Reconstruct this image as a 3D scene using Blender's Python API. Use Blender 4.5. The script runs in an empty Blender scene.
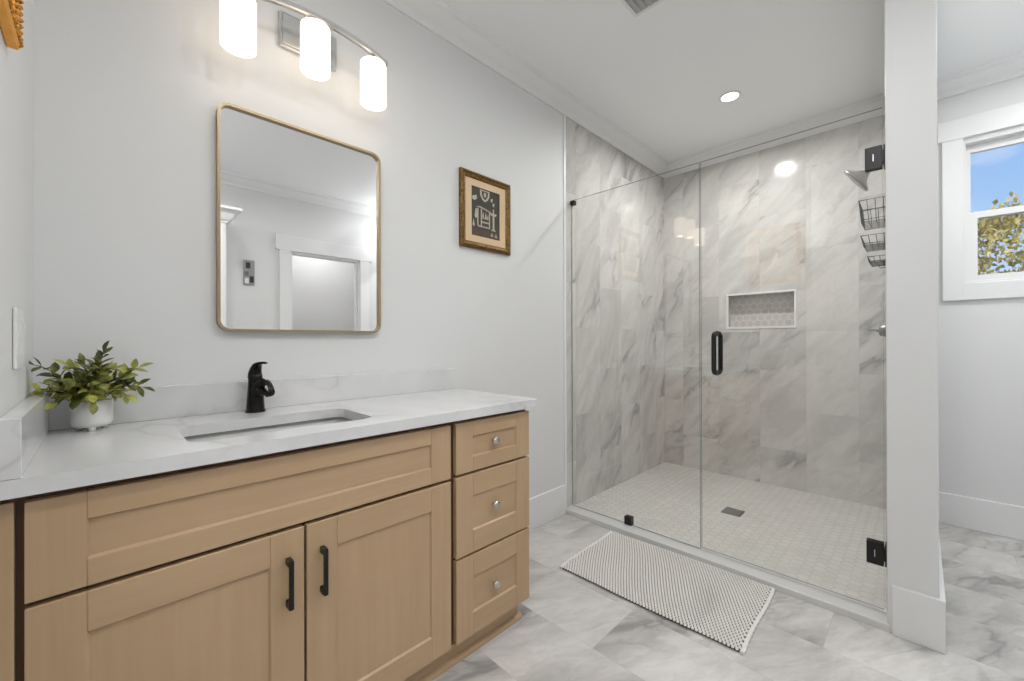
import bpy, bmesh, math, random
from mathutils import Vector, Matrix, Euler
random.seed(7)
S = bpy.context.scene
COL = S.collection
PI = math.pi

# ------------------------------------------------------------------ camera
def make_camera():
    cd = bpy.data.cameras.new('camera'); cam = bpy.data.objects.new('camera', cd); COL.objects.link(cam)
    f, yaw, pitch, roll = 409.65, math.radians(44.896), math.radians(0.0905), math.radians(-0.155)
    fw = Vector((math.cos(yaw), math.sin(yaw), 0)); rt = Vector((math.sin(yaw), -math.cos(yaw), 0)); up = Vector((0, 0, 1))
    f2 = fw*math.cos(pitch) + up*math.sin(pitch); u2 = up*math.cos(pitch) - fw*math.sin(pitch)
    r3 = rt*math.cos(roll) + u2*math.sin(roll); u3 = u2*math.cos(roll) - rt*math.sin(roll)
    m = Matrix((r3, u3, -f2)).transposed().to_4x4(); m.translation = (0.1246, -1.6527, 1.124)
    cam.matrix_world = m
    cd.sensor_width = 36; cd.lens = f*36/1024; cd.clip_start = 0.01
    S.camera = cam
make_camera()
S.view_settings.view_transform = 'Standard'; S.view_settings.look = 'None'
S.view_settings.gamma = 1; S.view_settings.use_curve_mapping = False
S.view_settings.exposure = 0.27

# ------------------------------------------------------------------ node helpers
class NT:
    def __init__(s, name):
        s.m = bpy.data.materials.new(name); s.m.use_nodes = True
        s.t = s.m.node_tree; s.t.nodes.clear()
        s.out = s.t.nodes.new('ShaderNodeOutputMaterial')
    def n(s, typ, props=None, **ins):
        nd = s.t.nodes.new(typ)
        for k, v in (props or {}).items(): setattr(nd, k, v)
        for k, v in ins.items():
            key = int(k[1:]) if k[0] == '_' else k.replace('__', ' ')
            s.put(nd.inputs[key], v)
        return nd
    def put(s, sock, v):
        if isinstance(v, bpy.types.NodeSocket): s.t.links.new(v, sock)
        elif isinstance(v, bpy.types.Node): s.t.links.new(v.outputs[0], sock)
        else: sock.default_value = v
    def mt(s, op, a, b=0.0, c=0.0, clamp=False):
        return s.n('ShaderNodeMath', dict(operation=op, use_clamp=clamp), _0=a, _1=b, _2=c).outputs[0]
    def vm(s, op, a, b=(0, 0, 0)):
        nd = s.n('ShaderNodeVectorMath', dict(operation=op), _0=a, _1=b)
        return nd.outputs['Value'] if op in ('LENGTH', 'DOT_PRODUCT', 'DISTANCE') else nd.outputs[0]
    def mix(s, f, a, b):
        nd = s.n('ShaderNodeMix', dict(data_type='RGBA')); s.put(nd.inputs[0], f); s.put(nd.inputs[6], a); s.put(nd.inputs[7], b)
        return nd.outputs[2]
    def ramp(s, f, stops):
        nd = s.n('ShaderNodeValToRGB'); s.put(nd.inputs[0], f); e = nd.color_ramp.elements
        while len(e) < len(stops): e.new(0.5)
        for k, (p, c) in enumerate(stops):
            e[k].position = p; e[k].color = (c, c, c, 1) if isinstance(c, (int, float)) else (*c, 1)
        return nd.outputs[0]
    def noise(s, v, scale, detail=4.0, rough=0.5, dist=0.0):
        nd = s.n('ShaderNodeTexNoise', None, Vector=v, Scale=scale, Detail=detail, Roughness=rough, Distortion=dist)
        return nd.outputs[0]
    def pos(s): return s.n('ShaderNodeNewGeometry').outputs['Position']
    def obj(s): return s.n('ShaderNodeTexCoord').outputs['Object']
    def bsdf(s, **ins):
        b = s.n('ShaderNodeBsdfPrincipled')
        for k, v in ins.items(): s.put(b.inputs[k.replace('__', ' ')], v)
        s.t.links.new(b.outputs[0], s.out.inputs[0]); s.b = b
        return b
    def bump(s, h, strength=0.3, dist=0.01):
        bp = s.n('ShaderNodeBump', None, Height=h, Strength=strength, Distance=dist)
        s.t.links.new(bp.outputs[0], s.b.inputs['Normal'])

def srgb(r, g, b):
    f = lambda c: c/12.92 if c <= 0.04045 else ((c+0.055)/1.055)**2.4
    return (f(r/255), f(g/255), f(b/255), 1)
def c3(r, g, b): return srgb(r, g, b)[:3]

# ------------------------------------------------------------------ sky and light
def make_world():
    w = bpy.data.worlds.new('sky'); S.world = w; w.use_nodes = True; t = w.node_tree; t.nodes.clear()
    out = t.nodes.new('ShaderNodeOutputWorld'); bg = t.nodes.new('ShaderNodeBackground')
    tc = t.nodes.new('ShaderNodeTexCoord'); sep = t.nodes.new('ShaderNodeSeparateXYZ')
    t.links.new(tc.outputs['Generated'], sep.inputs[0])
    rp = t.nodes.new('ShaderNodeValToRGB'); t.links.new(sep.outputs[2], rp.inputs[0])
    e = rp.color_ramp.elements
    e[0].position = 0.0; e[0].color = srgb(222, 236, 252); e[1].position = 0.45; e[1].color = srgb(105, 168, 246)
    x = e.new(0.16); x.color = srgb(176, 212, 252)
    ns = t.nodes.new('ShaderNodeTexNoise'); ns.inputs['Scale'].default_value = 5; ns.inputs['Detail'].default_value = 7
    mp = t.nodes.new('ShaderNodeMapping'); mp.inputs['Scale'].default_value = (1, 1, 2.6)
    t.links.new(tc.outputs['Generated'], mp.inputs[0]); t.links.new(mp.outputs[0], ns.inputs[0])
    cr = t.nodes.new('ShaderNodeValToRGB'); t.links.new(ns.outputs[0], cr.inputs[0])
    cr.color_ramp.elements[0].position = 0.56; cr.color_ramp.elements[1].position = 0.82
    mx = t.nodes.new('ShaderNodeMix'); mx.data_type = 'RGBA'
    t.links.new(cr.outputs[0], mx.inputs[0]); t.links.new(rp.outputs[0], mx.inputs[6]); mx.inputs[7].default_value = srgb(250, 252, 255)
    t.links.new(mx.outputs[2], bg.inputs[0]); bg.inputs[1].default_value = 0.85
    t.links.new(bg.outputs[0], out.inputs[0])
make_world()
def lamp(name, typ, loc, energy, color=(1, 1, 1), parent=None, rot=(0, 0, 0), **kw):
    d = bpy.data.lights.new(name, typ); d.energy = energy; d.color = color
    for k, v in kw.items(): setattr(d, k, v)
    o = bpy.data.objects.new(name, d); COL.objects.link(o); o.location = loc; o.rotation_euler = rot
    if parent is not None: o.parent = parent
    return o
lamp('sun', 'SUN', (-3, 2, 8), 3.2, (1, 0.95, 0.86), rot=(math.radians(28), 0, math.radians(-62)), angle=0.01)
FILL_DOWNLIGHT_W = 6.8         # each added, unseen downlight before vanity and drawers
SHOWER_W = 15.0
BULB_E = 6.5              # bulbs of the vanity light (emission strength)
GLOBE_E = 17.5            # added globe fill lights outside the frame

# ------------------------------------------------------------------ materials
def plain(name, col, rough=0.5, metal=0.0, **kw):
    t = NT(name); t.bsdf(Base__Color=srgb(*col), Roughness=rough, Metallic=metal, **kw); return t.m
def paint(name, col, rough=0.55):
    t = NT(name); p = t.pos()
    n = t.noise(p, 260, 3)
    t.bsdf(Base__Color=srgb(*col), Roughness=rough); t.bump(n, 0.06, 0.002)
    return t.m

def cell(t, u, v, w, h, u0, v0, stagger=0.5):
    """brick cells: returns id vector and distance-to-joint (metres)"""
    a = t.mt('DIVIDE', t.mt('SUBTRACT', u, u0), w); ci = t.mt('FLOOR', a)
    odd = t.mt('FLOORED_MODULO', ci, 2.0)
    b = t.mt('ADD', t.mt('DIVIDE', t.mt('SUBTRACT', v, v0), h), t.mt('MULTIPLY', odd, stagger)); ri = t.mt('FLOOR', b)
    fa = t.mt('SUBTRACT', a, ci); fb = t.mt('SUBTRACT', b, ri)
    da = t.mt('MULTIPLY', t.mt('MINIMUM', fa, t.mt('SUBTRACT', 1.0, fa)), w)
    db = t.mt('MULTIPLY', t.mt('MINIMUM', fb, t.mt('SUBTRACT', 1.0, fb)), h)
    cid = t.n('ShaderNodeCombineXYZ', None, X=ci, Y=ri, Z=0.37).outputs[0]
    return cid, t.mt('MINIMUM', da, db)

def marble_tile(name, ua, va, w, h, u0, v0, ang, light, dark, vein, rough=0.12, usign=1, seed=0.0, scale=1.0, shift=5.0, bump=0.12, contrast=1.0):
    t = NT(name); p = t.pos(); sep = t.n('ShaderNodeSeparateXYZ', None, _0=p)
    u = sep.outputs[ua]; v = sep.outputs[va]
    if usign < 0: u = t.mt('MULTIPLY', u, -1.0)
    cid, dj = cell(t, u, v, w, h, u0, v0)
    wn = t.n('ShaderNodeTexWhiteNoise', dict(noise_dimensions='3D'), Vector=cid)
    rnd = wn.outputs['Color']; rv = wn.outputs['Value']
    # coordinates along / across the veining
    ca, sa = math.cos(ang), math.sin(ang)
    al = t.mt('ADD', t.mt('MULTIPLY', u, ca), t.mt('MULTIPLY', v, sa))
    ac = t.mt('SUBTRACT', t.mt('MULTIPLY', v, ca), t.mt('MULTIPLY', u, sa))
    q = t.n('ShaderNodeCombineXYZ', None, X=t.mt('MULTIPLY', al, 0.36), Y=ac, Z=seed).outputs[0]
    off = t.vm('MULTIPLY', rnd, (shift, shift, shift))
    q = t.vm('ADD', q, off)
    def warp(v, sc, amp):
        nz = t.n('ShaderNodeTexNoise', None, Vector=v, Scale=sc, Detail=5.0, Roughness=0.6).outputs['Color']
        return t.vm('ADD', v, t.vm('MULTIPLY', t.vm('SUBTRACT', nz, (0.5, 0.5, 0.5)), (amp, amp, 0.0)))
    wq = warp(warp(q, 2.4*scale, 0.42), 11*scale, 0.07)
    cloud = t.noise(wq, 4.0*scale, 6, 0.62, 0.2)
    fine = t.noise(warp(q, 9*scale, 0.10), 26*scale, 6, 0.7, 0.3)
    base = t.mix(t.ramp(cloud, [(0.34, 0.0), (0.56, 1.0)]), srgb(*dark), srgb(*light))
    base = t.mix(t.mt('MULTIPLY', t.ramp(fine, [(0.34, 1.0), (0.58, 0.0)]), 0.36), base, srgb(*dark))
    gate = t.ramp(t.noise(q, 2.7*scale, 3), [(0.47, 0.0), (0.60, 1.0)])
    for sc, wd, amt in ((2.5, 0.016, 0.78), (5.2, 0.013, 0.42)):
        line = t.mt('ABSOLUTE', t.mt('SUBTRACT', t.noise(wq, sc*scale, 3, 0.5), 0.5))
        vf = t.mt('MULTIPLY', t.ramp(line, [(0.0, 1.0), (wd, 0.38), (wd*4.0, 0.0)]), t.mt('MULTIPLY', gate, amt*contrast, clamp=True))
        base = t.mix(vf, base, srgb(*vein))
    tone = t.mt('ADD', 0.965, t.mt('MULTIPLY', rv, 0.06))
    base = t.vm('MULTIPLY', base, t.n('ShaderNodeCombineXYZ', None, X=tone, Y=tone, Z=tone).outputs[0])
    g = t.ramp(t.mt('MULTIPLY', dj, 100.0), [(0.05, 1.0), (0.13, 0.0)])
    base = t.mix(t.mt('MULTIPLY', g, 0.42), base, srgb(165, 162, 157))
    t.bsdf(Base__Color=base, Roughness=rough)
    t.bump(t.ramp(t.mt('MULTIPLY', dj, 100.0), [(0.03, 0.0), (0.14, 1.0)]), bump, 0.001)
    return t.m

def hex_tile(name, ua, va, size, tile, grout, rough=0.3, groutw=0.07):
    t = NT(name); sep = t.n('ShaderNodeSeparateXYZ', None, _0=t.pos())
    q = t.n('ShaderNodeCombineXYZ', None, X=t.mt('DIVIDE', sep.outputs[ua], size), Y=t.mt('DIVIDE', sep.outputs[va], size), Z=0.0).outputs[0]
    r = (1.0, 1.7320508, 1.0); hr = (0.5, 0.8660254, 0.0)
    def modv(v):
        nd = t.n('ShaderNodeVectorMath', dict(operation='FLOOR'), _0=t.vm('DIVIDE', v, r))
        return t.vm('SUBTRACT', t.vm('SUBTRACT', v, t.vm('MULTIPLY', nd.outputs[0], r)), hr)
    a = modv(q); b = modv(t.vm('SUBTRACT', q, hr))
    sel = t.mt('LESS_THAN', t.vm('LENGTH', a), t.vm('LENGTH', b))
    gv = t.n('ShaderNodeMix', dict(data_type='VECTOR')); t.put(gv.inputs[0], sel); t.put(gv.inputs[4], b); t.put(gv.inputs[5], a); gv = gv.outputs[1]
    ab = t.vm('ABSOLUTE', gv); s2 = t.n('ShaderNodeSeparateXYZ', None, _0=ab)
    d = t.mt('MAXIMUM', s2.outputs[0], t.mt('ADD', t.mt('MULTIPLY', s2.outputs[0], 0.5), t.mt('MULTIPLY', s2.outputs[1], 0.8660254)))
    cid = t.vm('SUBTRACT', q, gv)
    wn = t.n('ShaderNodeTexWhiteNoise', dict(noise_dimensions='3D'), Vector=t.vm('SNAP', t.vm('ADD', cid, (0.25, 0.25, 0.25)), (0.5, 0.4330127, 1.0))).outputs['Value']
    tone = t.mt('ADD', 0.95, t.mt('MULTIPLY', wn, 0.09))
    cl = t.noise(t.pos(), 9, 4)
    tc = t.mix(t.mt('MULTIPLY', t.ramp(cl, [(0.4, 0.0), (0.65, 1.0)]), 0.25), srgb(*tile), srgb(tile[0]-22, tile[1]-22, tile[2]-21))
    tc = t.vm('MULTIPLY', tc, t.n('ShaderNodeCombineXYZ', None, X=tone, Y=tone, Z=tone).outputs[0])
    m = t.ramp(d, [(0.5-groutw, 0.0), (0.5-groutw*0.55, 1.0)])
    t.bsdf(Base__Color=t.mix(m, tc, srgb(*grout)), Roughness=t.mt('ADD', rough, t.mt('MULTIPLY', m, 0.4)))
    t.bump(t.mt('SUBTRACT', 1.0, m), 0.35, 0.0015)
    return t.m

def quartz(name):
    t = NT(name); p = t.pos()
    q = t.n('ShaderNodeMapping', None, Vector=p, Rotation=(0.3, 0.5, 0.72), Scale=(1.0, 0.42, 1.0)).outputs[0]
    wob = t.noise(q, 3.2, 5, 0.55)
    q2 = t.vm('ADD', q, t.n('ShaderNodeCombineXYZ', None, X=t.mt('MULTIPLY', wob, 0.35), Y=0.0, Z=0.0).outputs[0])
    r = t.noise(q2, 2.3, 3, 0.5); line = t.mt('ABSOLUTE', t.mt('SUBTRACT', r, 0.5))
    gate = t.ramp(t.noise(p, 2.4, 2), [(0.42, 0.0), (0.6, 1.0)])
    f = t.mt('MULTIPLY', t.ramp(line, [(0.0, 1.0), (0.012, 0.35), (0.05, 0.0)]), t.mt('MULTIPLY', gate, 0.55))
    base = t.mix(t.ramp(t.noise(q2, 5, 5), [(0.35, 0.0), (0.7, 1.0)]), srgb(213, 214, 215), srgb(223, 223, 223))
    t.bsdf(Base__Color=t.mix(f, base, srgb(176, 176, 174)), Roughness=0.16)
    return t.m

def wood(name, axis):
    t = NT(name); p = t.pos()
    sc = [16.0, 16.0, 16.0]; sc[axis] = 1.1
    q = t.n('ShaderNodeMapping', None, Vector=p, Scale=tuple(sc)).outputs[0]
    n1 = t.noise(q, 1.0, 6, 0.6, 0.6)
    sc2 = [90.0, 90.0, 90.0]; sc2[axis] = 3.0
    n2 = t.noise(t.n('ShaderNodeMapping', None, Vector=p, Scale=tuple(sc2)).outputs[0], 1.0, 3, 0.6)
    c = t.mix(t.ramp(n1, [(0.3, 0.0), (0.7, 1.0)]), srgb(183, 154, 121), srgb(193, 164, 131))
    c = t.mix(t.mt('MULTIPLY', t.ramp(n2, [(0.35, 1.0), (0.6, 0.0)]), 0.09), c, srgb(162, 131, 98))
    blot = t.noise(p, 5.0, 3)
    c = t.mix(t.mt('MULTIPLY', t.ramp(blot, [(0.4, 0.0), (0.7, 1.0)]), 0.22), c, srgb(182, 151, 115))
    t.bsdf(Base__Color=c, Roughness=0.42)
    t.bump(n2, 0.05, 0.001)
    return t.m

def glass(name, tint=(0.985, 0.985, 0.98), edge=False):
    t = NT(name)
    lw = t.n('ShaderNodeLayerWeight', None, Blend=0.5)
    f = t.mt('ADD', 0.056, t.mt('MULTIPLY', t.mt('POWER', lw.outputs['Facing'], 5.0), 0.9))
    tr = t.n('ShaderNodeBsdfTransparent', None, Color=(*tint, 1)); gl = t.n('ShaderNodeBsdfGlossy', None, Color=(1, 1, 1, 1), Roughness=0.0)
    mx = t.n('ShaderNodeMixShader', None, _0=f, _1=tr.outputs[0], _2=gl.outputs[0])
    t.t.links.new(mx.outputs[0], t.out.inputs[0])
    return t.m

def emit(name, col, strength):
    t = NT(name); e = t.n('ShaderNodeEmission', None, Color=srgb(*col), Strength=strength)
    t.t.links.new(e.outputs[0], t.out.inputs[0]); return t.m

def shade_mat():
    t = NT('opal_glass')
    t.bsdf(Base__Color=srgb(165, 160, 152), Roughness=0.25, Emission__Color=(1.0, 0.85, 0.70, 1), Emission__Strength=1.7)
    t.b.inputs['Transmission Weight'].default_value = 0.0
    return t.m

def leaf_mat(name, a, b):
    t = NT(name); n = t.noise(t.pos(), 38, 3); oi = t.n('ShaderNodeObjectInfo').outputs['Random']
    f = t.mt('ADD', t.mt('MULTIPLY', n, 0.9), t.mt('MULTIPLY', t.mt('SUBTRACT', oi, 0.5), 0.45))
    t.bsdf(Base__Color=t.mix(t.ramp(f, [(0.25, 0.0), (0.7, 1.0)]), srgb(*a), srgb(*b)), Roughness=0.45)
    return t.m

def gilt(name, a, b, scale=60, metal=0.75, rough=0.38):
    t = NT(name); n = t.noise(t.pos(), scale, 5, 0.6, 0.4)
    t.bsdf(Base__Color=t.mix(t.ramp(n, [(0.38, 0.0), (0.62, 1.0)]), srgb(*a), srgb(*b)), Metallic=metal, Roughness=rough)
    t.bump(n, 0.5, 0.004)
    return t.m

M = {}
M['wall'] = paint('wall_paint', (222, 223, 223)); M['ceil'] = paint('ceiling_paint', (246, 247, 248)); M['trim'] = paint('trim_paint', (230, 231, 231), 0.35)
LT, DK, VN = (212, 210, 206), (185, 183, 179), (138, 136, 132)
M['tile_left'] = marble_tile('marble_wall_tile', 0, 2, 0.2975, 0.597, 2.694, 0.32, math.radians(57), LT, DK, VN)
M['tile_back'] = marble_tile('marble_wall_tile_back', 1, 2, 0.2975, 0.597, 0.170, 0.298, math.radians(46), LT, DK, VN, usign=-1, seed=3.1)
M['tile_part'] = marble_tile('marble_wall_tile_side', 0, 2, 0.2975, 0.597, 2.694, 0.32, math.radians(-50), LT, DK, VN, seed=7.7)
M['floor'] = marble_tile('marble_floor_tile', 0, 1, 0.2975, 0.597, 1.394, -0.80, math.radians(-28), (213, 211, 208), (172, 170, 167), (130, 128, 125), rough=0.2, seed=1.3, scale=0.85)
M['hexfloor'] = hex_tile('hex_mosaic', 0, 1, 0.052, (207, 205, 200), (190, 188, 183), 0.3)
M['hexniche'] = hex_tile('hex_mosaic_niche', 1, 2, 0.052, (190, 186, 181), (204, 201, 196), 0.25)
M['quartz'] = quartz('white_quartz')
M['wood_h'] = wood('maple_across', 0); M['wood_v'] = wood('maple_upright', 2)
M['carcass'] = plain('cabinet_interior_edge', (96, 70, 46), 0.6)
M['black'] = plain('matte_black_metal', (24, 23, 23), 0.35, 0.3)
M['bronze'] = plain('dark_bronze', (36, 33, 32), 0.26, 0.75)
M['chrome'] = plain('brushed_nickel', (205, 205, 204), 0.3, 0.95)
M['steel'] = plain('drain_steel', (112, 109, 104), 0.4, 0.8); M['head'] = plain('shower_head_nickel', (134, 131, 127), 0.35, 0.6)
M['crystal'] = plain('satin_nickel_knob', (196, 194, 188), 0.22, 0.85)
M['mirror'] = plain('mirror_silver', (250, 250, 250), 0.0, 1.0)
M['brass'] = plain('brushed_brass', (166, 146, 116), 0.38, 0.55)
M['porcelain'] = plain('white_porcelain', (208, 208, 206), 0.12)
M['pot'] = plain('white_ceramic', (232, 232, 230), 0.35)
M['plastic'] = plain('white_plastic', (228, 228, 228), 0.3)
M['soil'] = plain('dark_moss', (52, 48, 32), 0.9)
M['stem'] = plain('brown_stem', (128, 106, 66), 0.6)
M['leaf'] = leaf_mat('boxwood_leaf', (66, 76, 28), (178, 180, 88))
M['glass'] = glass('clear_glass'); M['glass_edge'] = plain('glass_cut_edge', (140, 145, 142), 0.25)
M['pane'] = glass('window_glass', (0.98, 0.985, 0.985))
M['opal'] = shade_mat(); M['bulb'] = emit('lit_bulb', (255, 244, 228), BULB_E); M['lens'] = emit('lit_lens', (255, 250, 242), 4.5); M['globe'] = emit('fill_globe_glow', (254, 254, 255), GLOBE_E); M['globe_dim'] = emit('dim_fill_globe_glow', (254, 254, 255), GLOBE_E*0.33)
M['mat_cotton'] = plain('cream_cotton', (236, 233, 228), 0.9); M['mat_dark'] = plain('charcoal_yarn', (60, 57, 55), 0.95)
M['frame_gilt'] = gilt('carved_bronze_gilt', (72, 50, 22), (146, 112, 52), 120, 0.5, 0.4)
M['gold'] = gilt('bright_gold_leaf', (246, 164, 40), (252, 180, 58), 30, 0.2, 0.4); M['gold_carved'] = gilt('carved_gold_leaf', (112, 66, 16), (246, 176, 66), 220, 0.5, 0.4)
M['passepartout'] = plain('cream_mount_board', (222, 196, 160), 0.8)
M['print_dark'] = plain('dark_print', (66, 62, 56), 0.7); M['print_brown'] = plain('brown_print', (84, 68, 60), 0.7)
M['print_pale'] = plain('pale_print', (188, 182, 160), 0.7); M['print_rose'] = plain('dusty_print', (172, 156, 150), 0.7)
M['grille'] = plain('vent_grey', (176, 176, 176), 0.5)
M['panel_grey'] = plain('grey_panel', (150, 151, 152), 0.5); M['dark_screen'] = plain('dark_screen', (46, 47, 48), 0.3)
M['foliage'] = leaf_mat('autumn_foliage', (150, 128, 48), (226, 200, 104)); M['dark_foliage'] = leaf_mat('dark_foliage', (30, 40, 26), (62, 74, 44))
M['bark'] = plain('bark', (92, 76, 60), 0.9); M['lawn'] = plain('lawn_green', (92, 104, 62), 0.95)
M['hall'] = paint('hall_paint', (222, 222, 222))

# ------------------------------------------------------------------ mesh helpers
class MB:
    def __init__(s): s.bm = bmesh.new(); s.mi = 0
    def _tag(s, faces):
        for f in faces: f.material_index = s.mi
    def box(s, x0, x1, y0, y1, z0, z1, bev=0.0, seg=2):
        x0, x1 = min(x0, x1), max(x0, x1); y0, y1 = min(y0, y1), max(y0, y1); z0, z1 = min(z0, z1), max(z0, z1)
        b = bmesh.new(); v = [b.verts.new((x, y, z)) for x in (x0, x1) for y in (y0, y1) for z in (z0, z1)]
        for q in ((0, 1, 3, 2), (4, 6, 7, 5), (0, 4, 5, 1), (2, 3, 7, 6), (0, 2, 6, 4), (1, 5, 7, 3)): b.faces.new([v[i] for i in q])
        if bev > 0: bmesh.ops.bevel(b, geom=b.edges[:], offset=bev, segments=seg, affect='EDGES', profile=0.5)
        return s.join(b)
    def join(s, b, m=None):
        if m is not None: bmesh.ops.transform(b, matrix=m, verts=b.verts)
        mp = {v: s.bm.verts.new(v.co) for v in b.verts}; fs = []
        for f in b.faces:
            try: g = s.bm.faces.new([mp[v] for v in f.verts]); g.smooth = f.smooth; fs.append(g)
            except ValueError: pass
        s._tag(fs); b.free(); return s
    def lathe(s, prof, c, seg=32, axis='Z', m=None):
        """prof: list of (r, h)"""
        b = bmesh.new(); rings = []
        for r, h in prof:
            if r < 1e-6: rings.append([b.verts.new((0, 0, h))])
            else: rings.append([b.verts.new((r*math.cos(2*PI*k/seg), r*math.sin(2*PI*k/seg), h)) for k in range(seg)])
        for A, B in zip(rings, rings[1:]):
            for k in range(seg):
                k2 = (k+1) % seg
                if len(A) == 1 and len(B) == 1: break
                if len(A) == 1: f = b.faces.new((A[0], B[k2], B[k]))
                elif len(B) == 1: f = b.faces.new((A[k], A[k2], B[0]))
                else: f = b.faces.new((A[k], A[k2], B[k2], B[k]))
                f.smooth = True
        R = Matrix.Identity(4)
        if axis == 'X': R = Matrix.Rotation(PI/2, 4, 'Y')
        if axis == 'Y': R = Matrix.Rotation(-PI/2, 4, 'X')
        if m is not None: R = m
        return s.join(b, Matrix.Translation(c) @ R)
    def tube(s, pts, r, seg=10, closed=False, sx=1.0):
        pts = [Vector(p) for p in pts]; n = len(pts); rs = r if isinstance(r, (list, tuple)) else [r]*n
        b = bmesh.new(); rings = []; prev = None
        for i, p in enumerate(pts):
            a = pts[(i-1) % n] if (closed or i > 0) else p; c = pts[(i+1) % n] if (closed or i < n-1) else p
            t = (c-a).normalized()
            if prev is None:
                up = Vector((0, 0, 1)) if abs(t.z) < 0.9 else Vector((1, 0, 0)); x = t.cross(up).normalized()
            else: x = (prev - t*prev.dot(t)).normalized()
            prev = x; y = t.cross(x)
            rings.append([b.verts.new(p + (x*math.cos(2*PI*k/seg)*sx + y*math.sin(2*PI*k/seg))*rs[i]) for k in range(seg)])
        pairs = list(zip(rings, rings[1:])) + ([(rings[-1], rings[0])] if closed else [])
        for A, B in pairs:
            for k in range(seg):
                f = b.faces.new((A[k], A[(k+1) % seg], B[(k+1) % seg], B[k])); f.smooth = True
        if not closed: b.faces.new(list(reversed(rings[0]))); b.faces.new(rings[-1])
        return s.join(b)
    def prism(s, poly, fn, d0, d1, smooth=False):
        """poly 2D loop extruded from d0 to d1; fn(a,b,d)->xyz"""
        b = bmesh.new(); A = [b.verts.new(fn(x, y, d0)) for x, y in poly]; B = [b.verts.new(fn(x, y, d1)) for x, y in poly]
        n = len(poly)
        b.faces.new(A); b.faces.new(list(reversed(B)))
        for k in range(n):
            f = b.faces.new((A[k], B[k], B[(k+1) % n], A[(k+1) % n])); f.smooth = smooth
        bmesh.ops.recalc_face_normals(b, faces=b.faces[:])
        return s.join(b)
    def build(s, name, mats, parent=None, **props):
        bmesh.ops.recalc_face_normals(s.bm, faces=s.bm.faces[:])
        me = bpy.data.meshes.new(name); s.bm.to_mesh(me); s.bm.free()
        for m in (mats if isinstance(mats, (list, tuple)) else [mats]): me.materials.append(m)
        o = bpy.data.objects.new(name, me); COL.objects.link(o)
        if parent is not None:
            o.parent = parent
            base = Vector((0, 0, 0)); q = parent
            while q is not None: base += q.location; q = q.parent
            for v in me.vertices: v.co -= base
        for k, v in props.items(): o[k] = v
        return o

def thing(name, label, cat, loc=(0, 0, 0), group=None):
    o = bpy.data.objects.new(name, None); COL.objects.link(o); o.location = loc; o['label'] = label; o['category'] = cat
    o.empty_display_size = 0.05
    if group: o['group'] = group
    return o
def tag(o, label, cat, group=None):
    o['label'] = label; o['category'] = cat
    if group: o['group'] = group
    return o
LBL = {}
def struct(name, mb, m, label=None, cat=None, parent=None):
    o = mb.build(name, m, parent)
    if parent is None:
        o['kind'] = 'structure'
        if label: o['label'] = label
        o['category'] = cat or name.split('_')[0]
    return o
def rrect(x0, x1, z0, z1, r, n=8):
    pts = []
    for cx, cz, a0 in ((x1-r, z1-r, 0), (x0+r, z1-r, 90), (x0+r, z0+r, 180), (x1-r, z0+r, 270)):
        for k in range(n+1):
            a = math.radians(a0 + 90*k/n); pts.append((cx+r*math.cos(a), cz+r*math.sin(a)))
    return pts
def ring(mb, outer, inner, fn, d0, d1):
    b = bmesh.new(); n = len(outer)
    L = [[b.verts.new(fn(x, y, d)) for x, y in loop] for loop, d in ((outer, d0), (outer, d1), (inner, d1), (inner, d0))]
    for i in range(4):
        A, B = L[i], L[(i+1) % 4]
        for k in range(n): b.faces.new((A[k], A[(k+1) % n], B[(k+1) % n], B[k]))
    bmesh.ops.recalc_face_normals(b, faces=b.faces[:])
    return mb.join(b)
XZ = lambda a, b, d: (a, d, b)     # a along X, b up, d = y
YZ = lambda a, b, d: (d, a, b)     # a along Y, b up, d = x
XY = lambda a, b, d: (a, b, d)

# ------------------------------------------------------------------ setting dimensions
H = 2.70; XB = 3.755; XW = 3.777; XC = 2.268; YC0, YC1 = -1.5595, -1.699; YO = -3.0; ZT = 2.605
BH = 0.188
# floor, ceiling
struct('floor', MB().box(-1.4, 3.9, -3.12, 0.12, -0.1, 0.0), M['floor'], 'pale grey veined marble tile floor of the bathroom', 'floor')
struct('ceiling', MB().box(-1.4, 3.9, -3.12, 0.12, H, H+0.1), M['ceil'], 'smooth white bathroom ceiling', 'ceiling')
struct('wall_vanity', MB().box(-0.12, 2.272, 0, 0.12, 0, H), M['wall'], 'white painted wall behind the vanity and mirror', 'wall')
w = MB().box(2.283, XB+0.02, -0.001, 0.12, 0, H)
struct('wall_shower_side', w, M['tile_left'], 'grey marble tiled shower wall beside the vanity wall', 'wall')
struct('trim_1', MB().box(2.262, 2.284, -0.006, 0.11, 0.03, 2.69, 0.002), M['trim'], 'thin white edge strip between painted wall and shower tile', 'trim')
# back shower wall with niche
NY0, NY1, NZ0, NZ1, ND = -1.003, -0.530, 1.223, 1.500, 0.09
w = MB()
w.box(XB, XB+0.15, YC0-0.14, NY0, 0, H); w.box(XB, XB+0.15, NY1, 0.0, 0, H)
w.box(XB, XB+0.15, NY0, NY1, 0, NZ0); w.box(XB, XB+0.15, NY0, NY1, NZ1, H)
struct('wall_shower_back', w, M['tile_back'], 'grey marble tiled back wall of the shower with the niche', 'wall')
w = MB().box(XB+ND, XB+0.14, NY0, NY1, NZ0, NZ1)
nb = struct('trim_2', w, M['hexniche'], 'hexagon mosaic back of the recessed shower niche', 'niche')
w = MB(); T = 0.011
ring(w, [(NY0-0.004, NZ0-0.004), (NY1+0.004, NZ0-0.004), (NY1+0.004, NZ1+0.004), (NY0-0.004, NZ1+0.004)],
     [(NY0+T, NZ0+T), (NY1-T, NZ0+T), (NY1-T, NZ1-T), (NY0+T, NZ1-T)], YZ, XB-0.005, XB+0.012)
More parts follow.
